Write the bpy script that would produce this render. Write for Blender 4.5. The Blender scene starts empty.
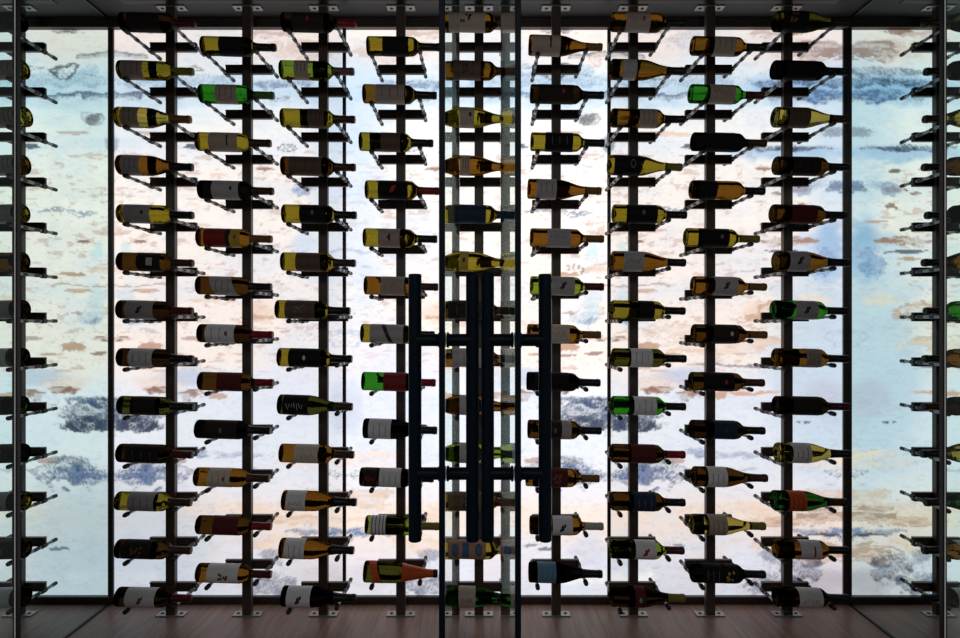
import bpy, bmesh, math, random
import numpy as np
from mathutils import Vector, Matrix

S = bpy.context.scene
COL = S.collection
random.seed(7)

# ------------------------------------------------------------------ camera, world, light, exposure
CAMZ = 1.28
F = 640.0
cam_d = bpy.data.cameras.new('camera'); cam_d.sensor_width = 36.0; cam_d.lens = 36.0*F/960.0
cam_d.clip_start = 0.05
cam = bpy.data.objects.new('camera', cam_d); COL.objects.link(cam)
cam.location = (0.0, 0.0, CAMZ); cam.rotation_euler = (math.pi/2, 0, 0)
S.camera = cam

W = bpy.data.worlds.new('world'); S.world = W; W.use_nodes = True
bg = W.node_tree.nodes['Background']
bg.inputs[0].default_value = (0.93, 0.97, 1.0, 1); bg.inputs[1].default_value = 0.20

def area(name, loc, rot, sx, sy, power, color):
    d = bpy.data.lights.new(name, 'AREA'); d.shape = 'RECTANGLE'; d.size = sx; d.size_y = sy
    d.energy = power; d.color = color
    o = bpy.data.objects.new(name, d); COL.objects.link(o); o.location = loc; o.rotation_euler = rot
    return o
# soft ceiling lamp of the lobby in front of the wine room
area('lobby_ceiling_lamp', (0, -1.2, 2.5), (math.radians(35), 0, 0), 2.6, 0.8, 26.0, (1.0, 0.95, 0.90))

vs = S.view_settings
S.display_settings.display_device = 'sRGB'
vs.view_transform = 'Standard'; vs.look = 'None'; vs.exposure = 0.0; vs.gamma = 1.0; vs.use_curve_mapping = False
S.cycles.caustics_reflective = False
S.cycles.caustics_refractive = False
S.cycles.sample_clamp_indirect = 4.0
ONYX_STRENGTH = 1.0

# ------------------------------------------------------------------ dimensions (metres; y = distance from camera)
D_BACK, D_POST, D_BOTTLE = 2.893, 2.783, 2.613
FLOOR, CEIL = 0.0, 2.63
XM = 1.664; XR = 1.656
def zpx(y, D): return CAMZ + (319.0 - y)*D/F
def xpx(x, D): return (x - 479.8)*D/F

# ------------------------------------------------------------------ helpers
def lin(c):
    return tuple(((v/255.0)/12.92 if v <= 10 else ((v/255.0+0.055)/1.055)**2.4) for v in c)

def mat(name, color, rough=0.5, metal=0.0, spec=0.5, trans=0.0, ior=1.45):
    m = bpy.data.materials.new(name); m.use_nodes = True
    b = m.node_tree.nodes['Principled BSDF']
    b.inputs['Base Color'].default_value = (*color, 1); b.inputs['Roughness'].default_value = rough
    b.inputs['Metallic'].default_value = metal; b.inputs['Specular IOR Level'].default_value = spec
    b.inputs['Transmission Weight'].default_value = trans; b.inputs['IOR'].default_value = ior
    return m

def noise_tint(m, scale, stretch, amount, rough_amt=0.0, detail=4):
    """vary the base colour of m with stretched noise"""
    nt = m.node_tree; b = nt.nodes['Principled BSDF']
    base = tuple(b.inputs['Base Color'].default_value)
    tc = nt.nodes.new('ShaderNodeTexCoord'); mp = nt.nodes.new('ShaderNodeMapping')
    mp.inputs['Scale'].default_value = stretch
    n = nt.nodes.new('ShaderNodeTexNoise'); n.inputs['Scale'].default_value = scale; n.inputs['Detail'].default_value = detail
    r = nt.nodes.new('ShaderNodeMix'); r.data_type = 'RGBA'
    r.inputs[6].default_value = tuple(c*(1-amount) for c in base[:3]) + (1,)
    r.inputs[7].default_value = tuple(min(1, c*(1+amount)) for c in base[:3]) + (1,)
    nt.links.new(tc.outputs['Object'], mp.inputs['Vector']); nt.links.new(mp.outputs[0], n.inputs['Vector'])
    nt.links.new(n.outputs['Fac'], r.inputs[0]); nt.links.new(r.outputs[2], b.inputs['Base Color'])
    return m

def glass(name, color, ior=1.45, rough=0.0):
    m = bpy.data.materials.new(name); m.use_nodes = True
    nt = m.node_tree; nt.nodes.clear()
    out = nt.nodes.new('ShaderNodeOutputMaterial'); g = nt.nodes.new('ShaderNodeBsdfGlass')
    g.inputs['Color'].default_value = (*color, 1); g.inputs['Roughness'].default_value = rough; g.inputs['IOR'].default_value = ior
    nt.links.new(g.outputs[0], out.inputs[0])
    return m

def mesh_obj(name, bm, mats, parent=None, smooth=False):
    me = bpy.data.meshes.new(name); bm.normal_update(); bm.to_mesh(me); bm.free()
    for m in (mats if isinstance(mats, (list, tuple)) else [mats]): me.materials.append(m)
    if smooth:
        for p in me.polygons: p.use_smooth = True
        try: me.set_sharp_from_angle(angle=math.radians(40))
        except Exception: pass
    o = bpy.data.objects.new(name, me); COL.objects.link(o)
    if parent: o.parent = parent
    return o

def empty(name, loc):
    o = bpy.data.objects.new(name, None); COL.objects.link(o); o.location = loc; o.empty_display_size = 0.05
    return o

def tag(o, label=None, cat=None, group=None, kind=None):
    if label: o['label'] = label
    if cat: o['category'] = cat
    if group: o['group'] = group
    if kind: o['kind'] = kind
    return o

def box(bm, x0, x1, y0, y1, z0, z1, mi=0, bev=0.0):
    r = bmesh.ops.create_cube(bm, size=1.0)
    bmesh.ops.scale(bm, vec=(x1-x0, y1-y0, z1-z0), verts=r['verts'])
    bmesh.ops.translate(bm, vec=((x0+x1)/2, (y0+y1)/2, (z0+z1)/2), verts=r['verts'])
    fs = set(f for v in r['verts'] for f in v.link_faces)
    for f in fs: f.material_index = mi
    if bev > 0:
        es = list(set(e for v in r['verts'] for e in v.link_edges))
        bmesh.ops.bevel(bm, geom=es, offset=bev, segments=2, affect='EDGES', profile=0.5)

def lathe(bm, prof, axis='X', seg=24, mis=None, origin=(0, 0, 0), caps=True):
    """prof: list of (t, r); mis: material index per ring span"""
    rings = []
    for t, r in prof:
        ring = []
        for k in range(seg):
            a = 2*math.pi*k/seg
            c, s = math.cos(a)*r, math.sin(a)*r
            p = {'X': (t, c, s), 'Y': (c, t, s), 'Z': (c, s, t)}[axis]
            ring.append(bm.verts.new((p[0]+origin[0], p[1]+origin[1], p[2]+origin[2])))
        rings.append(ring)
    for i in range(len(rings)-1):
        for k in range(seg):
            a, b = rings[i], rings[i+1]
            try:
                f = bm.faces.new((a[k], a[(k+1) % seg], b[(k+1) % seg], b[k]))
                f.material_index = mis[i] if mis else 0
            except ValueError: pass
    if caps:
        f = bm.faces.new(list(reversed(rings[0]))); f.material_index = mis[0] if mis else 0
        f = bm.faces.new(rings[-1]); f.material_index = mis[-1] if mis else 0
    bmesh.ops.recalc_face_normals(bm, faces=bm.faces[:])

# ------------------------------------------------------------------ materials
M_bronze = noise_tint(mat('bronze_steel', (0.062, 0.042, 0.032), 0.42, 0.0, 0.4), 6, (1, 1, 1), 0.25)
M_black = mat('black_steel', (0.006, 0.006, 0.007), 0.35, 0, .3)
M_frame = noise_tint(mat('frame_bronze', (0.036, 0.027, 0.022), 0.4, 0, .4), 4, (1, 1, 1), 0.3)
M_rubber = mat('black_rubber', (0.012, 0.011, 0.011), 0.55)
M_steel = mat('brushed_steel', (0.17, 0.165, 0.16), 0.36, 1.0)
M_plate = noise_tint(mat('plate_steel', (0.33, 0.315, 0.30), 0.5, 1.0), 30, (1, 1, 1), 0.15)
M_navy = mat('navy_anodised', (0.002, 0.006, 0.011), 0.42, 0, .08)
M_ceil = noise_tint(mat('ceiling_paint', (0.045, 0.045, 0.047), 0.6), 3, (1, 1, 1), 0.1)
M_wall = mat('wall_paint', (0.05, 0.05, 0.05), 0.7)
M_clear = glass('door_glass', (0.93, 0.98, 0.96), 1.5)
M_pane = glass('pane_glass', (0.96, 0.99, 0.98), 1.3)
M_mirror = mat('tinted_mirror', (0.76, 0.90, 0.86), 0.0, 1.0)
M_seal = mat('glass_joint_seal', (0.85, 0.88, 0.87), 0.4)

# wood floor
def wood_floor():
    m = mat('walnut_floor', (0.2, 0.14, 0.12), 0.38, 0.0, 0.35)
    nt = m.node_tree; b = nt.nodes['Principled BSDF']; L = nt.links
    tc = nt.nodes.new('ShaderNodeTexCoord')
    br = nt.nodes.new('ShaderNodeTexBrick'); mp = nt.nodes.new('ShaderNodeMapping')
    mp.inputs['Rotation'].default_value = (0, 0, math.pi/2); mp.inputs['Location'].default_value = (-2.765+3.0, 0.06, 0)
    br.inputs['Scale'].default_value = 1.0; br.inputs['Brick Width'].default_value = 1.5; br.inputs['Row Height'].default_value = 0.19
    br.inputs['Mortar Size'].default_value = 0.0016; br.inputs['Mortar Smooth'].default_value = 0.4; br.offset = 0.0
    br.inputs['Color1'].default_value = (0.28, 0.182, 0.145, 1); br.inputs['Color2'].default_value = (0.32, 0.212, 0.17, 1)
    br.inputs['Mortar'].default_value = (0.13, 0.09, 0.075, 1)
    L.new(tc.outputs['Object'], mp.inputs[0]); L.new(mp.outputs[0], br.inputs['Vector'])
    m2 = nt.nodes.new('ShaderNodeMapping'); m2.inputs['Scale'].default_value = (30, 2.2, 1)
    n = nt.nodes.new('ShaderNodeTexNoise'); n.inputs['Scale'].default_value = 1.6; n.inputs['Detail'].default_value = 6; n.inputs['Distortion'].default_value = 0.6
    L.new(tc.outputs['Object'], m2.inputs[0]); L.new(m2.outputs[0], n.inputs['Vector'])
    cr = nt.nodes.new('ShaderNodeValToRGB')
    cr.color_ramp.elements[0].position = 0.3; cr.color_ramp.elements[0].color = (0.62, 0.6, 0.58, 1)
    cr.color_ramp.elements[1].position = 0.7; cr.color_ramp.elements[1].color = (1.12, 1.1, 1.08, 1)
    mx = nt.nodes.new('ShaderNodeMix'); mx.data_type = 'RGBA'; mx.blend_type = 'MULTIPLY'; mx.inputs[0].default_value = 1
    L.new(n.outputs['Fac'], cr.inputs[0]); L.new(br.outputs['Color'], mx.inputs[6]); L.new(cr.outputs[0], mx.inputs[7])
    L.new(mx.outputs[2], b.inputs['Base Color'])
    return m
M_floor = wood_floor()

# ------------------------------------------------------------------ room shell
bm = bmesh.new(); box(bm, -1.9, 1.9, -1.6, 3.0, -0.06, 0.0); tag(mesh_obj('floor', bm, M_floor), kind='structure')
bm = bmesh.new(); box(bm, -1.9, 1.9, -1.6, 3.0, CEIL, CEIL+0.06); tag(mesh_obj('ceiling', bm, M_ceil), kind='structure')
bm = bmesh.new(); box(bm, -1.9, 1.9, D_BACK+0.02, 3.0, 0, CEIL); tag(mesh_obj('wall_back', bm, M_wall), kind='structure')
for s, nm in ((-1, 'wall_left'), (1, 'wall_right')):
    bm = bmesh.new(); xm = XM if s < 0 else XR; x = sorted((s*(xm+0.008), s*1.9)); box(bm, x[0], x[1], 1.4, D_BACK+0.02, 0, CEIL)
    tag(mesh_obj(nm, bm, M_wall), kind='structure')
    bm = bmesh.new(); x = sorted((s*xm, s*(xm+0.007))); box(bm, x[0], x[1], 1.45, D_BACK, 0.004, CEIL-0.004)
    tag(mesh_obj('wall_mirror', bm, M_mirror),
        'tall tinted mirror covering the %s side wall beside the lit onyx' % ('left' if s < 0 else 'right'), 'mirror', 'side wall mirrors')

# ------------------------------------------------------------------ backlit onyx panels (bookmatched)
def vnoise(rs, X, Y):
    xi = np.floor(X).astype(int); yi = np.floor(Y).astype(int)
    fx = X-xi; fy = Y-yi; fx = fx*fx*(3-2*fx); fy = fy*fy*(3-2*fy)
    n = rs.shape[0]
    g = lambda a, b: rs[a % n, b % n]
    return (g(xi, yi)*(1-fx)+g(xi+1, yi)*fx)*(1-fy) + (g(xi, yi+1)*(1-fx)+g(xi+1, yi+1)*fx)*fy
RNG = np.random.RandomState(11)
TAB = [RNG.rand(128, 128) for _ in range(8)]
def fbm(X, Y, k=0, o=5, gain=0.5):
    v = np.zeros_like(X); a = 1.0; t = 0
    for i in range(o):
        v += a*vnoise(TAB[(k+i) % 8], X*2**i+13.7*i+k*3.1, Y*2**i+7.3*i+k*5.9); t += a; a *= gain
    return v/t
def sstep(a, b, x):
    t = np.clip((x-a)/(b-a), 0, 1); return t*t*(3-2*t)
def srgb2lin(c): return np.array(lin(c))

NAVY=(36,50,80); BLUE=(110,150,190); SKY=(180,210,235); GREY=(120,125,135); BROWN=(140,98,80); TAN=(192,152,126)
PEACH=(238,205,185); LAV=(190,188,200); DARK=(60,62,70); PINKB=(190,160,150); TEAL=(150,185,200)
# (U, y, ru, ry, colour, opacity, mode)   mode: s soft, v veined patch, f fleck (crisp), o outline, l line
COMMON = [
 (30,92,95,16,SKY,.6,'s'),(150,92,90,14,SKY,.55,'s'),(225,100,40,60,SKY,.5,'s'),(226,210,30,110,(196,216,238),.55,'s'),
 (60,80,70,7,BLUE,.5,'v'),(30,96,60,3.2,NAVY,.8,'v'),(50,94,90,1.6,(80,105,140),.7,'l'),
 (45,29,16,4,DARK,.85,'f'),(26,56,9,4,GREY,.9,'f'),(7,54,9,3.5,GREY,.8,'f'),(46,71,13,8,DARK,.85,'o'),(74,70,16,3,DARK,.6,'o'),
 (17,119,9,5,DARK,.85,'v'),(20,119,12,8,GREY,.5,'o'),(80,148,8,3,NAVY,.85,'f'),(0,142,6,9,(80,90,110),.7,'s'),(38,133,14,2,PINKB,.7,'f'),
 (44,212,30,3.5,(120,140,170),.7,'o'),(44,211,22,1.4,(110,130,160),.7,'o'),
 (28,242,6,1.7,BROWN,.9,'f'),(41,274,13,2.2,TAN,.9,'f'),(8,268,6,4,PEACH,.9,'f'),(30,285,34,1.2,(170,150,145),.8,'l'),(30,290,18,1.8,TAN,.7,'f'),
 (15,251,8,9,(205,228,232),.8,'s'),(15,306,10,22,(200,220,228),.6,'s'),(14,320,6,2.5,(130,155,180),.7,'v'),(38,313,12,1.6,PINKB,.9,'f'),
 (9,338,8,3.5,BROWN,.85,'f'),(12,353,7,2,BROWN,.8,'f'),(38,346,12,3,TAN,.9,'f'),(60,354,12,1.5,TAN,.8,'f'),(82,338,8,2,BROWN,.6,'f'),
 (48,389,15,4.5,BROWN,.95,'f'),(78,394,12,5,BROWN,.85,'f'),(75,376,28,9,(190,200,222),.8,'s'),(45,384,26,9,PEACH,.5,'s'),(100,395,18,3,TAN,.8,'f'),
 (24,402,26,6,(50,85,130),.9,'v'),(18,415,34,15,(44,70,110),1.0,'v'),(18,424,31,7,NAVY,.9,'v'),(18,425,30,7,(60,72,95),.7,'o'),(13,415,9,4,(235,238,232),.9,'s'),
 (45,462,22,6,NAVY,.8,'v'),(34,476,32,11,(50,84,135),1.0,'v'),(66,460,9,2.2,PINKB,.9,'f'),(60,470,30,4,(130,140,160),.6,'o'),
 (84,452,12,5,(110,135,175),.6,'v'),(53,549,9,2.5,(100,110,130),.9,'f'),(66,545,8,2,GREY,.8,'f'),(22,575,22,10,(250,250,240),.7,'s'),
 (157,34,24,5,PINKB,.7,'f'),(190,50,34,10,(214,184,170),.65,'f'),(172,84,34,4,(75,105,150),.75,'v'),(170,96,12,2.5,GREY,.7,'o'),
 (173,147,11,4,DARK,.75,'o'),(190,189,10,7,(100,140,190),.65,'v'),(152,170,8,2.5,BROWN,.8,'f'),(205,186,8,5,(110,150,200),.4,'v'),
 (148,312,20,11,PEACH,.7,'s'),(145,318,14,3,TAN,.7,'f'),(222,251,20,2,(170,175,200),.6,'l'),(192,244,14,14,(190,212,238),.6,'s'),
 (225,340,12,10,(180,195,222),.7,'o'),(228,408,12,28,(176,186,208),.75,'s'),(227,475,17,2.5,(120,125,140),.8,'o'),
 (214,497,24,10,(222,196,176),.9,'f'),(205,460,40,9,(240,220,212),.8,'f'),(180,519,46,4.5,(222,190,165),.9,'f'),(140,508,60,5,(236,212,196),.8,'f'),
 (200,532,30,3,(90,115,150),.8,'v'),(220,533,11,6,(85,125,175),.85,'v'),(168,544,26,9,(236,208,184),.85,'f'),
 (160,585,26,11,(70,85,115),.85,'v'),(160,556,12,7,(110,120,140),.7,'v'),(130,560,20,20,(222,226,238),.6,'s'),
 (18,557,18,28,(196,202,216),.65,'s'),(20,317,16,5,(150,180,215),.4,'v'),(21,72,9,7,(150,190,225),.6,'v'),
 (200,390,60,60,(222,226,242),.6,'s'),(110,430,60,40,(224,230,242),.55,'s'),(120,455,30,3,(120,140,175),.5,'v'),(110,470,40,2,(140,150,170),.5,'l'),
 (215,578,30,14,(206,200,208),.8,'s'),
]
A_ONLY = [(20,545,90,75,(188,200,212),.75,'s'),(10,100,60,50,(205,224,234),.5,'s'),(150,250,14,3,PEACH,.8,'f'),(125,200,8,4,PEACH,.7,'o'),(100,300,30,3,PEACH,.7,'f'),(105,175,10,2,PEACH,.7,'f'),(140,285,40,5,(232,205,192),.6,'f')]
B_ONLY = [(43,355,14,1.6,BROWN,.7,'f'),(28,267,11,2.2,BROWN,.8,'o'),(10,61,6,5,(215,170,160),.8,'o'),(75,72,10,9,(150,175,205),.6,'o'),(170,230,30,20,(200,218,242),.4,'s')]
C_ONLY = [
 (220,380,60,110,(200,213,228),.55,'s'),(225,150,50,60,(205,224,234),.5,'s'),
 (200,72,45,5,(60,85,120),.8,'v'),(200,82,48,4,NAVY,.85,'v'),(212,96,34,6,(50,85,135),.95,'v'),(190,88,60,16,(130,180,220),.75,'s'),
 (211,50,28,9,(150,128,122),.85,'f'),(185,32,15,3,BROWN,.8,'f'),(222,131,16,5,(110,125,145),.75,'v'),(172,148,45,3,NAVY,.9,'v'),(180,153,60,9,(150,190,225),.7,'s'),
 (223,186,9,6,(50,85,140),.9,'v'),(186,171,6,2.5,(110,75,60),.9,'f'),(183,189,10,3.5,BROWN,.95,'f'),(191,206,7,2.5,BROWN,.9,'f'),(165,193,6,3,BROWN,.8,'f'),
 (200,221,12,1.5,TAN,.9,'f'),(178,240,27,4,(165,125,105),.95,'f'),(170,252,22,1.8,(75,90,115),.9,'f'),(170,259,10,1.4,TAN,.9,'f'),
 (216,250,18,34,(120,170,215),.8,'s'),(208,262,12,14,(80,130,190),.6,'v'),(205,360,50,120,(196,216,232),.65,'s'),
 (168,312,25,9,(205,170,150),.9,'o'),(172,317,20,4,TAN,.8,'f'),(155,343,16,9,(214,184,166),.9,'f'),(200,300,18,7,(240,222,200),.7,'s'),
 (194,423,9,2,(80,70,70),.85,'f'),(212,400,28,20,(190,192,208),.6,'s'),(225,460,24,10,(240,225,205),.8,'f'),
 (212,514,24,8,(176,146,128),.9,'f'),(170,522,20,6,(196,160,138),.9,'f'),(216,535,20,2.2,(70,68,72),.9,'f'),(209,553,27,11,(190,156,132),.9,'f'),
 (190,568,18,15,(45,65,95),.9,'v'),(215,584,34,14,(184,176,184),.85,'s'),(120,345,60,9,(240,214,196),.6,'f'),(120,392,50,2.2,(214,160,130),.9,'l'),(128,366,40,1.8,(110,100,120),.8,'l'),
 (60,135,20,2,PEACH,.8,'f'),(45,230,14,2,(220,180,168),.8,'f'),(60,330,26,6,(236,214,200),.8,'f'),(75,350,26,2,PEACH,.8,'f'),(85,40,25,10,(170,180,195),.5,'v'),
]
def paint(U, Y, feats, seed):
    n1 = fbm(U/26, Y/11, 0+seed); n2 = fbm(U/13, Y/7, 2+seed); n3 = fbm(U/5, Y/3.2, 4, 4); n4 = fbm(U/60, Y/34, 5+seed, 3)
    wu = U + (n1-.5)*13 + (n2-.5)*8; wy = Y + (n2-.5)*8 + (n1-.5)*4 + (n3-.5)*3
    # base bands
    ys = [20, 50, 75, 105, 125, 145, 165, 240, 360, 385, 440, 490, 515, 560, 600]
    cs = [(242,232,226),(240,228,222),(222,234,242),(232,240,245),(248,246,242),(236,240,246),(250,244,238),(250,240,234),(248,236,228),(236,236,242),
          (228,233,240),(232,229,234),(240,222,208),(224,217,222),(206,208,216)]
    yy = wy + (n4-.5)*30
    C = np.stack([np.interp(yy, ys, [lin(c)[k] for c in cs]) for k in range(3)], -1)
    # gentle mottling and strata
    m = sstep(.52, .7, n4)[..., None]*.35
    C = C*(1-m) + srgb2lin((214,226,242))*m
    st = fbm(U/50, Y/4.5, 6, 4); band = sstep(.015, .0, np.abs(st-.5-.02*n3))*sstep(.42, .6, n1)*((Y > 165) & (Y < 372))
    C = C*(1-band[..., None]*.55) + srgb2lin((190,148,128))*band[..., None]*.55
    fl = sstep(.655, .69, fbm(U/11, Y/3.6, 3, 4))*((Y > 150) & (Y < 372))
    C = C*(1-fl[..., None]*.42) + srgb2lin((186,134,110))*fl[..., None]*.42
    vn = sstep(.012, 0, np.abs(fbm(U/20, Y/9, 7, 5)-.5))*sstep(.46, .6, n4)
    C = C*(1-vn[..., None]*.35) + srgb2lin((140,160,190))*vn[..., None]*.35
    for (cx, cy, rx, ry, col, op, mode) in sorted(feats, key=lambda f: f[6] != 's'):
        if mode == 's': d = ((wu-cx)/rx)**2 + ((wy-cy)/ry)**2; a = sstep(1.5, .1, d + (n2-.5)*.8)
        elif mode == 'v':
            sc = max(.35, min(1, ry/10)); d = ((wu-cx)/rx)**2 + ((wy-cy)/ry)**2 + (n3-.5)*1.8 + (n2-.5)*1.6
            p = fbm(wu/11, wy/5, 1, 4); a = sstep(1.3, .5, d)*(0.34+0.44*sstep(.40, .58, p))
            p2 = fbm(wu/15+3, wy/6.5, 3, 2) + .12*(n3-.5); ed = sstep(.30, .08, np.abs(((p2*13) % 1)-.5))
            ek = (ed*sstep(1.6, .8, d)*.62*op)[..., None]; C = C*(1-ek) + srgb2lin(tuple(v*.55 for v in col))*ek; 
        elif mode == 'f':
            d = ((U-cx + (n2-.5)*8*min(1, rx/10))/rx)**2 + ((Y-cy + (n1-.5)*7*min(1, ry/4) + (n3-.5)*3*min(1, ry/3))/ry)**2; d = d + (n3-.5)*1.5 + (fbm(wu/14, wy/2.6, 2, 3)-.5)*2.6; a = sstep(1.15, .80, d)
            rim = sstep(.75, 1.0, d)*a*op*.8; C = C*(1-rim[..., None]*.55)
            if ry > 3: a = a*(.40+.60*sstep(.40, .58, fbm(wu/16, wy/2.6, 6, 4)))
        elif mode == 'o':
            d = np.sqrt(((U-cx+(n2-.5)*18)/rx)**2 + ((Y-cy+(n1-.5)*14+(n3-.5)*6)/ry)**2); a = sstep(.22, .05, np.abs(d-.8))
            a = np.maximum(a, .6*sstep(.12, .03, np.abs(d-.35)))
        else: d = np.abs(wy-cy)/ry; a = sstep(1.2, .4, d)*sstep(1.1, .7, np.abs(wu-cx)/rx)
        a = (a*op)[..., None]
        C = C*(1-a) + srgb2lin(col)*a
    return np.clip(C, 0, 1)

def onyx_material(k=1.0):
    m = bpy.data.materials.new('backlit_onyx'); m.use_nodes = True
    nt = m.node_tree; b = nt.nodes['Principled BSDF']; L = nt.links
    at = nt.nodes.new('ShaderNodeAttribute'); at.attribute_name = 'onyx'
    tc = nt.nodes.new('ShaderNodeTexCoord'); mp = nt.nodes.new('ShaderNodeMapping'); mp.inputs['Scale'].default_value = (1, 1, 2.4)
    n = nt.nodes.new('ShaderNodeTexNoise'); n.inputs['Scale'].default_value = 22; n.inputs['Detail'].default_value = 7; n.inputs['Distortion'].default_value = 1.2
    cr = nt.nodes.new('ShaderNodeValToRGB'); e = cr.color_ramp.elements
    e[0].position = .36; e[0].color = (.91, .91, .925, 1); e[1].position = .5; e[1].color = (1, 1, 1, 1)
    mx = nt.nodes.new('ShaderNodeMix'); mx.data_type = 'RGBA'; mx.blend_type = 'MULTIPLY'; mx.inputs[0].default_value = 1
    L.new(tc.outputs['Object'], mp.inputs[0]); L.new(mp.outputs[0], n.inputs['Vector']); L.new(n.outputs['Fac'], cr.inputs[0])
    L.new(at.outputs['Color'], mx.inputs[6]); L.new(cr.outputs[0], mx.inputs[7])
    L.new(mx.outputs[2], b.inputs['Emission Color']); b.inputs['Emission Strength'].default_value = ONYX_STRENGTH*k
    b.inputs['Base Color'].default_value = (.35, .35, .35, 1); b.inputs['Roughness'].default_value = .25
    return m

def onyx_panel(x0, x1, flip, feats, seed, power, label):
    nu, nv = 180, 410
    xs = np.linspace(x0, x1, nu); ypx = np.linspace(26, 596, nv)
    t = (xs-x0)/(x1-x0); U = (1-t if flip else t)*233.0
    UU, YY = np.meshgrid(U, ypx)
    C = paint(UU, YY, feats, seed)
    XX, _ = np.meshgrid(xs, ypx); ZZ = CAMZ + (319-YY)*D_BACK/F
    co = np.stack([XX, np.full_like(XX, D_BACK), ZZ], -1).reshape(-1, 3)
    idx = np.arange(nu*nv).reshape(nv, nu)
    q = np.stack([idx[1:, :-1], idx[1:, 1:], idx[:-1, 1:], idx[:-1, :-1]], -1).reshape(-1, 4)
    # back side of the slab, one face, plus rims, so that it has its thickness
    me = bpy.data.meshes.new('onyx_panel')
    nb = len(co); th = 0.018
    corners = [idx[0, 0], idx[0, -1], idx[-1, -1], idx[-1, 0]]
    bco = co[corners] + np.array([0, th, 0])
    co2 = np.concatenate([co, bco]); faces = [tuple(map(int, f)) for f in q]
    faces.append((nb, nb+1, nb+2, nb+3))
    faces.append(tuple([int(i) for i in idx[0, :]]) + (nb+1, nb)); faces.append(tuple([int(i) for i in idx[-1, ::-1]]) + (nb+3, nb+2))
    faces.append(tuple([int(i) for i in idx[::-1, 0]]) + (nb, nb+3)); faces.append(tuple([int(i) for i in idx[:, -1]]) + (nb+2, nb+1))
    me.from_pydata([tuple(c) for c in co2], [], faces)
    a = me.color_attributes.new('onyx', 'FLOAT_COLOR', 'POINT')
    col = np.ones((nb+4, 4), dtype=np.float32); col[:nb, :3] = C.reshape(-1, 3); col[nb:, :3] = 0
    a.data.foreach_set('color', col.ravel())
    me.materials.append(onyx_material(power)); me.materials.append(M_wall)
    for p in list(me.polygons)[-5:]: p.material_index = 1
    o = bpy.data.objects.new('onyx_panel', me); COL.objects.link(o)
    return tag(o, label, 'stone panel', 'backlit onyx panels on the back wall')
XA, XB = xpx(344.5, D_BACK), xpx(608.5, D_BACK)
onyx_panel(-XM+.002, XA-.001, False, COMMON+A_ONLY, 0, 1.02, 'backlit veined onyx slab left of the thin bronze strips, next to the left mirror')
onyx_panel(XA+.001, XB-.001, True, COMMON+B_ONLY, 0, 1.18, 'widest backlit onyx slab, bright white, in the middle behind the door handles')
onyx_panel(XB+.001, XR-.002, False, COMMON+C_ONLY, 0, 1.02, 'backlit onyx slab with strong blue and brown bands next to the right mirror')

def trim(name, x0, x1, y0, y1, z0, z1, m=None, bev=.001):
    bm = bmesh.new(); box(bm, x0, x1, y0, y1, z0, z1, bev=bev); return tag(mesh_obj(name, bm, m or M_frame), kind='structure')
trim('baseboard_back', -XM, XR, D_BACK-.022, D_BACK+.018, 0, zpx(595, D_BACK))
trim('trim_1', -XM, XR, D_BACK-.03, D_BACK+.018, zpx(27, D_BACK-.03), CEIL)
trim('trim_2', XA-.0075, XA+.0075, D_BACK-.012, D_BACK-.0005, zpx(595, D_BACK), zpx(26, D_BACK))
trim('trim_3', XB-.0075, XB+.0075, D_BACK-.012, D_BACK-.0005, zpx(595, D_BACK), zpx(26, D_BACK))
trim('trim_4', -XM, -XM+.012, D_BACK-.012, D_BACK-.0005, zpx(595, D_BACK), zpx(26, D_BACK))
trim('trim_5', XR-.019, XR, D_BACK-.012, D_BACK-.0005, zpx(595, D_BACK), zpx(26, D_BACK))
n = 6
for s in (-1, 1):
    for z0, z1 in ((0, .007), (CEIL-.010, CEIL)):
        xm = XM if s < 0 else XR; x = sorted((s*xm, s*(xm-.006)))
        trim('trim_%d' % n, x[0], x[1], 1.45, D_BACK-.03, z0, z1, M_black); n += 1

# ceiling air slot
t = tag(empty('ceiling_vent', (0, 2.66, CEIL)), 'long black slot vent let into the dark ceiling above the bottles', 'vent')
bm = bmesh.new()
for y0, y1 in ((-.075, -.06), (.06, .075)): box(bm, -1.52, 1.52, y0, y1, -.003, 0)
for x0, x1 in ((-1.52, -1.505), (1.505, 1.52)): box(bm, x0, x1, -.06, .06, -.003, 0)
mesh_obj('frame', bm, M_black, t)
bm = bmesh.new()
box(bm, -1.505, 1.505, -.06, .06, -.003, -.001)
for k in range(5): box(bm, -1.505, 1.505, -.046+k*.022, -.042+k*.022, -.0045, -.002)
mesh_obj('slats', bm, M_black, t)

# ------------------------------------------------------------------ rack posts with crossbars and pegs
POSTS = [171.5, 247.5, 323.5, 400.8, 478.8, 555.8, 632.8, 709.5, 786.5]
COLX = [xpx(x, D_POST-.013) for x in POSTS]
def bar_z(col, k): return zpx((47.2 if col % 2 == 0 else 69.6) + 44.95*k, D_POST)
NLEV = [13, 12]*5
ORD = ['top', 'second', 'third', 'fourth', 'fifth', 'sixth', 'seventh', 'eighth', 'ninth', 'tenth', 'eleventh', 'twelfth', 'bottom']
POSTNAME = ['leftmost post', 'second post from left', 'third post from left', 'fourth post from left', 'centre post',
            'fourth post from right', 'third post from right', 'second post from right', 'rightmost post']

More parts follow.
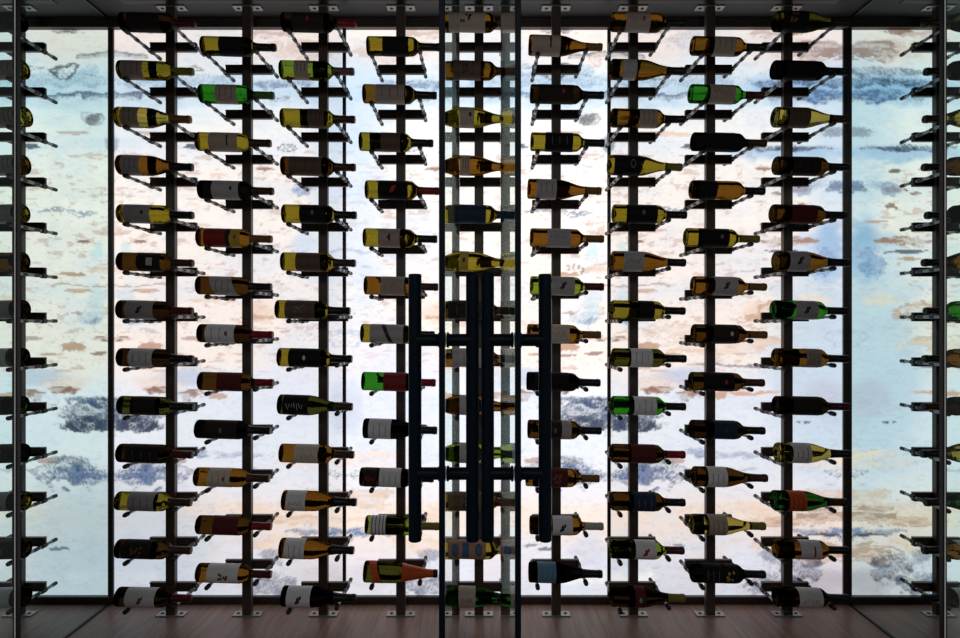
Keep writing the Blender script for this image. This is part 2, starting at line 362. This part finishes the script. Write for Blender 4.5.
PEG_Y0, PEG_Y1 = 2.572, 2.868     # front and rear tips
PDROP, PRAISE = 0.018, 0.017
def peg_mesh():
    bm = bmesh.new(); f = PEG_Y0-D_POST; r = PEG_Y1-D_POST
    prof = [(f, .004), (f+.002, .0085), (f+.006, .0095), (f+.030, .0095), (f+.033, .0062), (f+.082, .0062), (f+.084, .0080), (f+.106, .0080), (f+.108, .0062),
            (f+.150, .0062), (f+.151, .0080), (-.030, .0080), (-.029, .0062), (-.014, .0062), (-.013, .0105), (.013, .0105),
            (.014, .0066), (.034, .0066), (r-.030, .0066), (r-.029, .0082), (r-.003, .0082), (r, .004)]
    mi = []
    for i in range(len(prof)-1):
        mid = (prof[i][1]+prof[i+1][1])/2
        mi.append(1 if abs(prof[i][1]-prof[i+1][1]) < 1e-6 and prof[i][1] < .0067 else 0)
    lathe(bm, prof, 'Y', 12, mi)
    return bm
peg_me = None; bar_me = None; plate_me = None; screw_me = None

def inst(name, me, parent, loc):
    o = bpy.data.objects.new(name, me); COL.objects.link(o); o.parent = parent; o.location = loc; return o

_o = mesh_obj('peg', peg_mesh(), [M_rubber, M_steel], smooth=True); peg_me = _o.data; bpy.data.objects.remove(_o)
bm = bmesh.new()
box(bm, -.102, .102, .001, .013, -.0195, .0195, bev=.0015)
box(bm, -.100, .100, -.006, .001, -.0195, -.013); box(bm, -.100, .100, -.006, .001, .013, .0195)
_o = mesh_obj('crossbar', bm, M_bronze); bar_me = _o.data; bpy.data.objects.remove(_o)
bm = bmesh.new(); box(bm, -.061, .061, -.023, .023, 0, .005, bev=.001)
_o = mesh_obj('mounting_plate', bm, M_plate); plate_me = _o.data; bpy.data.objects.remove(_o)
bm = bmesh.new(); lathe(bm, [(0, .0075), (.002, .007), (.0035, .004)], 'Z', 12)
_o = mesh_obj('screw', bm, M_black, smooth=True); screw_me = _o.data; bpy.data.objects.remove(_o)

for c in range(9):
    X = COLX[c]
    r = tag(empty('bottle_rack', (X, D_POST, 0)),
            'dark bronze floor to ceiling bottle rack with peg crossbars, %s' % POSTNAME[c], 'wine rack', 'peg rack posts in front of the onyx wall')
    bm = bmesh.new(); box(bm, -.0195, .0195, -.028, .000, 0.004, CEIL-.004, bev=.0015)
    mesh_obj('post', bm, M_bronze, r)
    for zz, sg in ((0.0, 1), (CEIL-.005, -1)):
        p = inst('mounting_plate', plate_me, r, (0, -.010, zz))
        for sx in (-.041, .041):
            s_ = inst('screw', screw_me, p, (sx, 0, .005 if sg > 0 else 0))
            if sg < 0: s_.rotation_euler = (math.pi, 0, 0)
    for k in range(NLEV[c]):
        z = bar_z(c, k)
        b_ = inst('crossbar', bar_me, r, (0, 0, z))
        inst('peg', peg_me, b_, (-.096, 0, -PDROP))
        inst('peg', peg_me, b_, (.099, 0, -PDROP+PRAISE))

# ------------------------------------------------------------------ bottles
BL = 0.300
def prof_fn(shape):
    if shape == 'b': R, pts = .0378, [(0, .0378), (.585, .0378), (.63, .0362), (.665, .030), (.695, .0205), (.72, .0163), (.76, .0148), (1.0, .0142)]
    elif shape == 'c': R, pts = .0425, [(0, .0425), (.40, .0425), (.46, .0410), (.54, .0355), (.62, .0285), (.70, .0220), (.80, .0168), (.9, .0150), (1.0, .0145)]
    else: R, pts = .0405, [(0, .0405), (.42, .0405), (.47, .0392), (.53, .0350), (.60, .0280), (.67, .0215), (.74, .0172), (.82, .0150), (1.0, .0145)]
    xs = [p[0] for p in pts]; rs = [p[1] for p in pts]
    return R, (lambda t: float(np.interp(t, xs, rs)))
PROF = {s: prof_fn(s) for s in 'bcu'}

# tint applied on each surface crossed
GLASS = {
 'Y': ((0.45, 0.39, 0.11), 'yellow'), 'P': ((0.56, 0.49, 0.21), 'pale yellow'), 'M': ((0.37, 0.24, 0.08), 'amber'), 'N': ((0.22, 0.145, 0.06), 'brown'),
 'O': ((0.21, 0.21, 0.08), 'olive'), 'B': ((0.13, 0.085, 0.05), 'dark brown'), 'K': ((0.05, 0.045, 0.045), 'black'),
 'G': ((0.15, 0.41, 0.1), 'green'), 'L': ((0.39, 0.46, 0.13), 'lime green'), 'E': ((0.1, 0.25, 0.09), 'dark green'),
}
def wine_glass(name, c):
    m = glass(name, c, 1.36); nt = m.node_tree; g = [n for n in nt.nodes if n.type == 'BSDF_GLASS'][0]
    lw = nt.nodes.new('ShaderNodeLayerWeight'); lw.inputs[0].default_value = .5
    pw = nt.nodes.new('ShaderNodeMath'); pw.operation = 'POWER'; pw.inputs[1].default_value = 3.0
    mx = nt.nodes.new('ShaderNodeMix'); mx.data_type = 'RGBA'
    mx.inputs[6].default_value = (*c, 1); mx.inputs[7].default_value = (*[v**3*.4 for v in c], 1)   # longer way through the glass wall at the rim
    tc = nt.nodes.new('ShaderNodeTexCoord'); mp = nt.nodes.new('ShaderNodeMapping'); mp.inputs['Scale'].default_value = (1, .5, .5)
    nz = nt.nodes.new('ShaderNodeTexNoise'); nz.inputs['Scale'].default_value = 55; nz.inputs['Detail'].default_value = 2
    bp = nt.nodes.new('ShaderNodeBump'); bp.inputs['Strength'].default_value = .35; bp.inputs['Distance'].default_value = .004   # uneven blown glass
    nt.links.new(tc.outputs['Object'], mp.inputs[0]); nt.links.new(mp.outputs[0], nz.inputs['Vector'])
    nt.links.new(nz.outputs['Fac'], bp.inputs['Height']); nt.links.new(bp.outputs[0], g.inputs['Normal'])
    nt.links.new(lw.outputs['Facing'], pw.inputs[0]); nt.links.new(pw.outputs[0], mx.inputs[0]); nt.links.new(mx.outputs[2], g.inputs['Color'])
    return m
GM = {k: wine_glass('glass_'+v[1].replace(' ', '_'), v[0]) for k, v in GLASS.items()}
LC = {
 'w': (.74, .75, .78), 't': (.40, .33, .28), 'g': (.42, .41, .42), 'd': (.028, .022, .02), 'k': (.012, .011, .012), 'r': (.22, .018, .016), 'm': (.10, .02, .02),
 'u': (.02, .035, .07), 'o': (.60, .10, .02), 'y': (.50, .34, .05), 'x': (.12, .26, .36), 'n': (.11, .07, .05), 'c': (.60, .54, .46), 'h': (.36, .20, .13),
}
LN = {'w': 'white', 't': 'beige', 'g': 'grey', 'd': 'dark', 'k': 'black', 'r': 'red', 'm': 'maroon', 'u': 'navy', 'o': 'orange', 'y': 'gold', 'x': 'pale blue', 'n': 'brown', 'c': 'cream', 'h': 'tan'}
LMAT = {k: noise_tint(mat('paper_'+LN[k].replace(' ', '_'), v, .6, 0, .25 if v[0] > .1 else .08), 60, (1, 1, 1), .10) for k, v in LC.items()}
CC = {'k': (.012, .012, .013), 'r': (.24, .012, .02), 'm': (.09, .012, .014), 'b': (.06, .028, .016), 'a': (.20, .10, .02), 'v': (.05, .17, .03), 'o': (.55, .09, .02),
      's': (.42, .42, .42), 'l': (.20, .17, .03), 'p': (.17, .10, .09), 'u': (.015, .03, .05)}
CN = {'k': 'black', 'r': 'red', 'm': 'maroon', 'b': 'brown', 'a': 'amber', 'v': 'green', 'o': 'orange', 's': 'silver', 'l': 'olive', 'p': 'mauve', 'u': 'blue black'}
CMAT = {k: mat('foil_'+CN[k].replace(' ', '_'), v, .32, 0.0, .22) for k, v in CC.items()}

cache = {}
def body_mesh(shape, g):
    key = (shape, g)
    if key not in cache:
        R, fn = PROF[shape]; bm = bmesh.new()
        prof = [(.010, .004), (.012, R*.30), (.007, R*.62), (.001, R*.80), (0, R*.88), (.0025, R*.965), (.007, R)]
        for t in list(np.linspace(.06, .42, 4)) + [.46, .50, .54, .57, .60, .63, .66, .69, .72, .76, .82, .9, .985]: prof.append((t*BL, fn(t)))
        prof += [(BL*.995, .012), (BL*.995, .004)]
        lathe(bm, prof, 'X', 32); o = mesh_obj('glass_body', bm, GM[g], smooth=True)
        cache[key] = o.data; bpy.data.objects.remove(o)
    return cache[key]
def cap_mesh(shape, c, t0):
    key = ('cap', shape, c, t0)
    if key not in cache:
        R, fn = PROF[shape]; bm = bmesh.new(); e = .0009
        ts = [t0, t0+.02, t0+.06, .86, .94] if t0 < .84 else [t0, .94]
        prof = [(t*BL, fn(t)+e) for t in ts] + [(.945*BL, fn(.95)+e+.0012), (.975*BL, fn(.95)+e+.0012), (.98*BL, fn(1)+e), (.998*BL, fn(1)+e), (1.0*BL, fn(1)-.002), (1.0*BL, .002)]
        lathe(bm, prof, 'X', 24, caps=False)
        mats = [CMAT[c]]
        if shape == 'c': mats.append(CMAT['k'])
        o = mesh_obj('capsule', bm, mats, smooth=True)
        if shape == 'c':
            for p in o.data.polygons:
                if p.center.x > BL*.90: p.material_index = 1
        cache[key] = o.data; bpy.data.objects.remove(o)
    return cache[key]
def strip(bm, fn, t0, t1, a0, a1, off, skew=0.0, nt=None, na=14, mi=0, th=.0005):
    """curved patch on the bottle: t along, a around (0 faces the viewer), solid of thickness th"""
    nt = nt or max(1, int((t1-t0)*24)); g = {}
    for lay in (0, 1):
        for i in range(nt+1):
            for j in range(na+1):
                a = a0+(a1-a0)*j/na; t = t0+(t1-t0)*i/nt + skew*math.sin(a); r = fn(t)+off+(th if lay else 0)
                g[lay, i, j] = bm.verts.new((t*BL, -math.cos(a)*r, math.sin(a)*r))
    def q(*v):
        f = bm.faces.new([g[x] for x in v]); f.material_index = mi
    for i in range(nt):
        for j in range(na):
            q((1, i, j), (1, i+1, j), (1, i+1, j+1), (1, i, j+1)); q((0, i, j), (0, i, j+1), (0, i+1, j+1), (0, i+1, j))
    for j in range(na): q((0, 0, j), (1, 0, j), (1, 0, j+1), (0, 0, j+1)); q((0, nt, j), (0, nt, j+1), (1, nt, j+1), (1, nt, j))
    for i in range(nt): q((0, i, 0), (0, i+1, 0), (1, i+1, 0), (1, i, 0)); q((0, i, na), (1, i, na), (1, i+1, na), (0, i+1, na))
def blob(bm, fn, t, a, rt, ra, off, n=14, inner=0.0):
    """ellipse (or ring) on the bottle surface"""
    P = lambda tt, aa: (tt*BL, -math.cos(aa)*(fn(tt)+off), math.sin(aa)*(fn(tt)+off))
    o = [bm.verts.new(P(t+rt*math.cos(2*math.pi*k/n), a+ra*math.sin(2*math.pi*k/n))) for k in range(n)]
    if inner:
        i_ = [bm.verts.new(P(t+rt*inner*math.cos(2*math.pi*k/n), a+ra*inner*math.sin(2*math.pi*k/n))) for k in range(n)]
        for k in range(n): bm.faces.new((o[k], o[(k+1) % n], i_[(k+1) % n], i_[k]))
    else:
        prev = o
        for q in (.75, .5, .25):
            cur = [bm.verts.new(P(t+rt*q*math.cos(2*math.pi*k/n), a+ra*q*math.sin(2*math.pi*k/n))) for k in range(n)]
            for k in range(n): bm.faces.new((prev[k], prev[(k+1) % n], cur[(k+1) % n], cur[k]))
            prev = cur
        bm.faces.new(prev)
INK = {'k': mat('ink_black', (.02, .018, .018), .6), 'r': mat('ink_red', (.40, .02, .02), .6), 'w': mat('ink_white', (.6, .58, .55), .6),
       'n': mat('ink_brown', (.16, .07, .03), .6), 'y': mat('ink_gold', (.40, .24, .04), .5), 'g': mat('ink_grey', (.14, .13, .13), .6), 'b': mat('ink_blue', (.04, .09, .2), .6), 'v': mat('ink_green', (.1, .4, .22), .5)}
A1 = math.radians(105)
def label_deco(L, fn, t0, t1, deco, rnd):
    """print on a label; deco = kinds letter plus ink letter, e.g. 'lk' lines in black"""
    for d in deco.split():
        kind, ink = d[0], d[1]; bm = bmesh.new(); w = t1-t0; off = .0011; T = (t0+t1)/2
        if kind == 'l':      # columns of small print
            for q in range(3):
                t = t0 + w*(.22+.27*q) ; h = rnd.uniform(.35, .75)
                strip(bm, fn, t, t+.007, -h, h, off, na=8, nt=1, th=.0002)
        elif kind == 's':    # scrawled script
            p = None
            for q in range(7):
                t = T + w*(-.34+.10*q); a = rnd.uniform(-.12, .12); h = rnd.uniform(.12, .38)
                strip(bm, fn, t, t+.006, a-h, a+h*.8, off, skew=rnd.uniform(-.06, .06), na=6, nt=1, th=.0002)
        elif kind == 'e':    # emblem with side shapes
            blob(bm, fn, T, 0, .022, .34, off); blob(bm, fn, T+.03, .25, .014, .2, off); blob(bm, fn, T-.025, -.25, .016, .18, off)
        elif kind == 'f':    # floral
            for q in range(9): blob(bm, fn, T+rnd.uniform(-.07, .07), rnd.uniform(-.5, .5), .016, .16, off)
        elif kind == 'd': blob(bm, fn, T, .05, .020, .26, off)
        elif kind == 'q': blob(bm, fn, t0+w*.72, .05, .020, .24, off)
        elif kind == 'c': blob(bm, fn, t0+w*.7, .0, .034, .46, off, 20, .72)
        elif kind == 'x':    # diagonal bar
            strip(bm, fn, T-.02, T+.035, -A1*.9, A1*.9, off, skew=-.06, th=.0002)
        elif kind == 'b':    # single bar
            strip(bm, fn, t0+w*.62, t0+w*.62+.022, -.55, .6, off, th=.0002)
        elif kind == 't':    # triangle
            for q in range(4): strip(bm, fn, T-.024+q*.011, T-.013+q*.011, -.12*(1+q), .12*(1+q), off, th=.0002, nt=1, na=4)
        elif kind == 'h':    # hoops
            for q in range(4): strip(bm, fn, t0+w*(.12+.23*q), t0+w*(.12+.23*q)+.011, -A1*.9, A1*.9, off, th=.0002, nt=1)
        elif kind == 'o':    # two large discs and a square picture between them
            blob(bm, fn, t0+w*.16, .25, .05, .7, off, 20); mesh_obj('print', bm, INK[ink], L); bm = bmesh.new()
            blob(bm, fn, t0+w*.82, .25, .05, .7, off, 20); mesh_obj('print', bm, INK[ink], L); bm = bmesh.new()
            strip(bm, fn, T-.045, T+.045, -.6, 1.1, off, th=.0002)
        elif kind == 'p':    # small pale patch
            strip(bm, fn, t0+w*.42, t0+w*.68, -.42, .42, off, th=.0002)
        mesh_obj('print', bm, INK[ink], L)

# (base x in the picture, shape, glass, labels [(start, end, paper, print, skew)], foil, foil start, dark back label (start, end) or None, words)
B = {
0: [(118,'b','B',[(.12,.56,'d','')],'m',.70,None),
    (116,'b','Y',[(.07,.36,'t','lk')],'l',.73,(.36,.47)),
    (113.5,'u','P',[(.10,.34,'t','lk')],'a',.72,(.36,.47)),
    (115.5,'u','M',[(.08,.33,'g','lk')],'k',.70,(.34,.44)),
    (116,'b','Y',[(.10,.46,'g','qk')],'k',.70,None),
    (116,'b','N',[(.28,.60,'d','pw')],'b',.72,None),
    (115.5,'b','B',[(.13,.51,'g','ek')],'m',.72,None),
    (116,'b','B',[(.17,.49,'w','lk')],'k',.70,None),
    (116.5,'b','O',[(.22,.52,'d','')],'k',.70,(.1,.5)),
    (115.5,'b','B',[(.14,.58,'d','lg')],'m',.72,None),
    (114,'b','Y',[(.19,.54,'g','lk')],'b',.70,(.15,.5)),
    (114,'b','N',[(.10,.50,'d','fn')],'b',.70,(.1,.5)),
    (114,'b','B',[(.15,.55,'w','en')],'m',.74,None)],
1: [(199.5,'b','Y',[(.26,.60,'k','')],'k',.70,(.3,.6)),
    (197.5,'b','G',[(.24,.53,'t','lk')],'v',.76,(.56,.63)),
    (194.5,'b','Y',[(.19,.58,'t','bk')],'b',.72,None),
    (197,'b','K',[(.20,.56,'g','qk')],'b',.72,None),
    (195.5,'b','M',[(.11,.40,'r',''),(.40,.46,'d',''),(.47,.60,'y','dn')],'a',.72,None),
    (195,'b','N',[(.22,.52,'g','lk',-.05)],'k',.70,None),
    (196.5,'b','B',[(.12,.51,'w','lg qn')],'r',.72,None),
    (197,'b','N',[(.27,.60,'m','')],'r',.76,(.2,.5)),
    (194,'b','K',[(.15,.58,'d','dg')],'k',.70,None),
    (193,'b','M',[(.20,.50,'c','lg qr')],'b',.70,None),
    (195,'b','N',[(.24,.58,'m','lk')],'r',.74,(.2,.5)),
    (195,'b','M',[(.16,.58,'w','fn')],'m',.76,None)],
2: [(280.5,'b','B',[(.15,.58,'d','dr')],'r',.76,None),
    (278.5,'b','L',[(.21,.40,'t','lk')],'p',.72,(.42,.58)),
    (279.5,'b','Y',[(.38,.60,'n','lk')],'b',.72,(.23,.36)),
    (280,'b','N',[(.12,.56,'n','lk')],'b',.72,None),
    (281,'b','Y',[(.25,.60,'k','dg')],'k',.72,(.25,.6)),
    (280,'b','Y',[(.21,.54,'n','lk')],'b',.72,None),
    (274.5,'b','Y',[(.14,.54,'n','fg')],'k',.72,(.1,.6)),
    (276.5,'b','Y',[(.16,.59,'k','dw')],'k',.72,(.16,.59)),
    (277,'u','O',[(.08,.42,'k','sw')],'b',.76,None),
    (278.5,'b','M',[(.21,.53,'c','sg')],'b',.74,None),
    (281,'u','M',[(.07,.33,'w','sk')],'k',.70,None),
    (278.5,'u','M',[(.08,.35,'w','lg')],'k',.70,None),
    (280.5,'u','K',[(.08,.40,'w','ek')],'k',.70,None)],
3: [(366,'b','Y',[(.22,.56,'k','')],'k',.72,(.25,.55)),
    (362,'b','M',[(.18,.57,'t','lk')],'k',.72,None),
    (358.5,'b','Y',[(.30,.56,'n','')],'k',.72,(.12,.56)),
    (364.5,'b','Y',[(.18,.58,'k','er')],'r',.72,(.2,.56)),
    (362.5,'b','Y',[(.21,.50,'t','tk')],'k',.74,None),
    (363.5,'b','M',[(.23,.55,'t','sg')],'b',.74,None),
    (360,'b','Y',[(.13,.58,'g','xk')],'k',.72,(.13,.5)),
    (361,'b','G',[(.30,.60,'r','lk')],'r',.72,None),
    (362.5,'u','K',[(.08,.38,'w','lg')],'k',.70,None),
    (359,'b','B',[(.27,.56,'w','lg'),(.06,.24,'d','sr')],'k',.70,None),
    (364.5,'b','L',[(.07,.28,'w','hk')],'l',.72,(.1,.45)),
    (363,'c','O',[(.12,.22,'o','',-.05)],'o',.52,None)],
4: [(443.5,'b','M',[(.04,.56,'t','fk')],'b',.72,None),
    (443.5,'b','M',[(.03,.50,'n','fk lk')],'b',.72,(.3,.5)),
    (443,'u','Y',[(.22,.42,'t','qm'.replace('m','k'))],'l',.76,None),
    (443,'u','M',[(.24,.36,'t','lk')],'b',.76,None),
    (443.5,'b','Y',[(.12,.57,'u','lk')],'u',.72,None),
    (443,'u','Y',[(.22,.34,'y','dk')],'k',.76,None),
    (443.5,'b','N',[(.05,.57,'d','ln')],'b',.72,None),
    (444,'b','M',[(.04,.50,'g','lk')],'s',.74,None),
    (444,'u','M',[(.16,.32,'g','')],'b',.76,None),
    (444,'u','L',[(.20,.40,'g','')],'s',.76,(.1,.35)),
    (444,'b','M',[(.10,.56,'n','fm'.replace('m','k'))],'m',.72,None),
    (444,'b','Y',[(.02,.56,'h','ob')],'g'.replace('g','s'),.74,None),
    (444,'u','E',[(.20,.42,'t','sk')],'k',.72,None)],
5: [(528,'u','M',[(.04,.42,'t','bk')],'a',.78,None),
    (529.5,'b','B',[(.10,.57,'d','qr')],'k',.72,None),
    (530,'b','Y',[(.20,.56,'k','lg')],'k',.72,(.2,.5)),
    (527,'u','M',[(.11,.38,'g','lk')],'a',.78,None),
    (529.5,'b','M',[(.22,.54,'g','sk')],'a',.76,None),
    (529.5,'b','L',[(.28,.59,'g','ek')],'m',.74,None),
    (526.5,'b','M',[(.30,.56,'c','sr')],'a',.76,None),
    (526,'b','K',[(.10,.56,'k','')],'k',.70,None),
    (527,'b','N',[(.45,.58,'g',''),(.28,.44,'d','dg')],'k',.72,None),
    (525,'b','M',[(.30,.56,'m','fn')],'a',.76,(.1,.5)),
    (529,'b','M',[(.30,.57,'w','ek')],'s',.74,(.05,.3)),
    (528,'u','K',[(.11,.36,'x','lb')],'k',.72,None)],
6: [(610,'b','M',[(.17,.50,'t','sk qr')],'k',.72,None),
    (609,'u','M',[(.14,.33,'g','')],'k',.76,(.02,.14)),
    (609.5,'b','M',[(.36,.60,'t','lk')],'k',.72,(.02,.10)),
    (606.5,'u','Y',[(.06,.42,'k','cg')],'l',.78,(.1,.42)),
    (611,'b','Y',[(.20,.58,'k','dg')],'k',.72,(.2,.56)),
    (610,'u','M',[(.14,.41,'g','sk')],'k',.76,None),
    (609.5,'b','Y',[(.36,.56,'k','')],'k',.72,(.36,.56)),
    (610.5,'b','O',[(.23,.52,'w','lg')],'k',.72,None),
    (610,'b','G',[(.28,.58,'w','lg')],'k',.74,None),
    (609.5,'b','N',[(.25,.58,'m','')],'r',.74,(.3,.56)),
    (609.5,'b','N',[(.28,.58,'u','lg')],'k',.72,None),
    (608.5,'b','L',[(.32,.60,'w','er')],'m',.76,(.05,.28)),
    (609.5,'u','B',[(.30,.44,'m','dv')],'l',.76,None)],
7: [(689,'b','M',[(.27,.56,'t','lk')],'k',.74,None),
    (687,'b','G',[(.24,.58,'t','sk')],'m',.76,None),
    (689.5,'b','K',[(.15,.56,'k','')],'b',.74,None),
    (688,'b','M',[(.08,.32,'k','')],'k',.74,(.05,.3)),
    (682.5,'b','Y',[(.18,.56,'k','qg')],'l',.74,(.2,.5)),
    (689.5,'b','M',[(.27,.58,'g','ek')],'a',.76,None),
    (690,'b','N',[(.24,.58,'d','qw')],'a',.76,None),
    (687.5,'b','N',[(.14,.56,'k','qr')],'b',.72,None),
    (688,'b','B',[(.28,.59,'u','dk')],'k',.72,None),
    (690.5,'u','N',[(.16,.42,'w','lk')],'b',.74,None),
    (688.5,'u','P',[(.20,.45,'t','lk')],'l',.80,(.05,.2)),
    (688.5,'b','K',[(.12,.40,'k','lg'),(.42,.60,'k','fy')],'k',.70,None)],
8: [(771,'u','O',[(.06,.40,'k','fn')],'b',.76,None),
    (769,'b','K',[(.14,.57,'k','')],'k',.72,None),
    (770,'u','P',[(.16,.44,'n','lk')],'b',.76,(.02,.1)),
    (771,'b','N',[(.20,.57,'d','lk')],'k',.72,None),
    (768,'b','N',[(.22,.56,'m','')],'k',.72,(.3,.6)),
    (771,'u','M',[(.15,.42,'g','ek')],'k',.72,None),
    (769,'b','G',[(.26,.56,'g','ek')],'k',.74,(.06,.24)),
    (770.5,'b','M',[(.38,.58,'t','lk')],'k',.72,(.14,.37)),
    (771,'b','B',[(.20,.58,'d','')],'m',.72,None),
    (772.5,'u','P',[(.17,.42,'w','lk')],'k',.74,None),
    (769,'u','E',[(.17,.40,'o','lk')],'b',.74,None),
    (771,'b','M',[(.30,.58,'w','br')],'k',.72,(.1,.3)),
    (771,'b','B',[(.28,.60,'w','sk')],'k',.70,None)],
}
def label_words(shape, g, labs, cap, ci, k):
    lab = max(labs, key=lambda l: l[1]-l[0])
    pk = LN[lab[2]]
    gl = GLASS[g][1]
    num = ORD[k] if not (ci % 2 == 1 and k == 11) else 'bottom'
    place = ('%s one on the %s' % (num, POSTNAME[ci])) if num in ('top', 'bottom') else ('%s down on the %s' % (num, POSTNAME[ci]))
    return '%s bottle, %s label, %s cap, %s' % (gl, pk, CN[cap], place)

n_b = 0
for ci in range(9):
    for k, row in enumerate(B[ci]):
        x0, shape, g, labs, cap, ct, back = row
        R, fn = PROF[shape]
        X0 = xpx(x0, D_BOTTLE + (-.027 if x0 < 480 else .034))
        zl = bar_z(ci, k) - PDROP + .0095; zr = zl + PRAISE
        xl = COLX[ci]-.096 - X0; xr = COLX[ci]+.099 - X0
        rl, rr = fn(xl/BL), fn(xr/BL) + .0009
        th = math.atan2((zr+rr)-(zl+rl), xr-xl)
        zc = zl + rl/math.cos(th) + .0004 - xl*math.tan(th)
        r = empty('wine_bottle', (X0, D_BOTTLE, zc)); r.rotation_euler = (0, -th, 0)
        tag(r, label_words(shape, g, labs, cap, ci, k), 'bottle', 'wine bottles resting on the pegs')
        inst('glass_body', body_mesh(shape, g), r, (0, 0, 0))
        inst('capsule', cap_mesh(shape, cap, ct), r, (0, 0, 0))
        rnd = random.Random(ci*100+k)
        for lb in labs:
            t0, t1, pc, deco = lb[:4]; sk = lb[4] if len(lb) > 4 else 0
            bm = bmesh.new(); strip(bm, fn, t0, t1, -A1, A1, .0004, skew=sk)
            L = mesh_obj('label', bm, LMAT[pc], r, smooth=True)
            if deco: label_deco(L, fn, t0, t1, deco, rnd)
        if back:
            bm = bmesh.new(); strip(bm, fn, back[0], back[1], math.pi-1.2, math.pi+1.2, .0004)
            mesh_obj('back_label', bm, LMAT['d'], r, smooth=True)
        n_b += 1

# ------------------------------------------------------------------ front glazing: fixed side panes, and two door leaves standing open edge-on
D_F = 1.65
for i, s in enumerate((-1, 1)):
    w = tag(empty('window_%d' % (i+1), (s*1.43, D_F, 0)), kind='structure')
    bm = bmesh.new(); box(bm, -.236, .236, -.005, .005, .012, CEIL-.012); mesh_obj('glass_pane', bm, M_pane, w)
    xe = -s*.236
    bm = bmesh.new()
    box(bm, xe-.0055, xe-.0014, -.006, .006, .0, CEIL); box(bm, xe+.0014, xe+.0055, -.006, .006, .0, CEIL)
    mesh_obj('edge_frame', bm, M_black, w)
    bm = bmesh.new(); box(bm, xe-.0014, xe+.0014, -.0075, .006, .0, CEIL); mesh_obj('joint_seal', bm, M_seal, w)

def tube(bm, p0, p1, r, seg=20, bev=.0015):
    v = Vector(p1)-Vector(p0); L_ = v.length
    b2 = bmesh.new(); lathe(b2, [(0, r-bev), (bev, r), (L_-bev, r), (L_, r-bev)], 'Z', seg)
    q = Vector((0, 0, 1)).rotation_difference(v.normalized()).to_matrix().to_4x4(); q.translation = Vector(p0)
    b2.transform(q); me = bpy.data.meshes.new('tmp'); b2.to_mesh(me); b2.free(); bm.from_mesh(me); bpy.data.meshes.remove(me)

D_N, D_H = 0.955, 1.0
for i, s in enumerate((-1, 1)):
    d = tag(empty('door_%d' % (i+1), (s*.0567, D_F, 0)), kind='structure')
    bm = bmesh.new(); box(bm, -.004, .004, D_N-D_F+.006, 0, .012, 2.38); mesh_obj('glass_pane', bm, M_clear, d)
    bm = bmesh.new(); box(bm, -.0045, .0045, D_N-D_F-.003, D_N-D_F+.0055, .012, 2.38, bev=.0008); mesh_obj('edge_seal', bm, M_navy, d)
    bm = bmesh.new()
    zt, zb = CAMZ + (319-274)/F*D_H, CAMZ + (319-541)/F*D_H
    for sx in (-.0449, .0449): tube(bm, (sx, D_H-D_F, zb), (sx, D_H-D_F, zt), .0102)
    h = mesh_obj('door_handle', bm, M_navy, d, smooth=True)
    for yy in (340.0, 473.5):
        z = CAMZ + (319-yy)/F*D_H
        for a0, a1 in ((-.0449, -.0055), (.0055, .0449)):
            bm = bmesh.new(); tube(bm, (a0, D_H-D_F, z), (a1, D_H-D_F, z), .0098)
            e = (-.0085, -.0045) if a0 < 0 else (.0045, .0085)
            tube(bm, (e[0], D_H-D_F, z), (e[1], D_H-D_F, z), .0125)
            mesh_obj('standoff', bm, M_navy, h, smooth=True)
print('bottles', n_b, 'objects', len(bpy.data.objects))
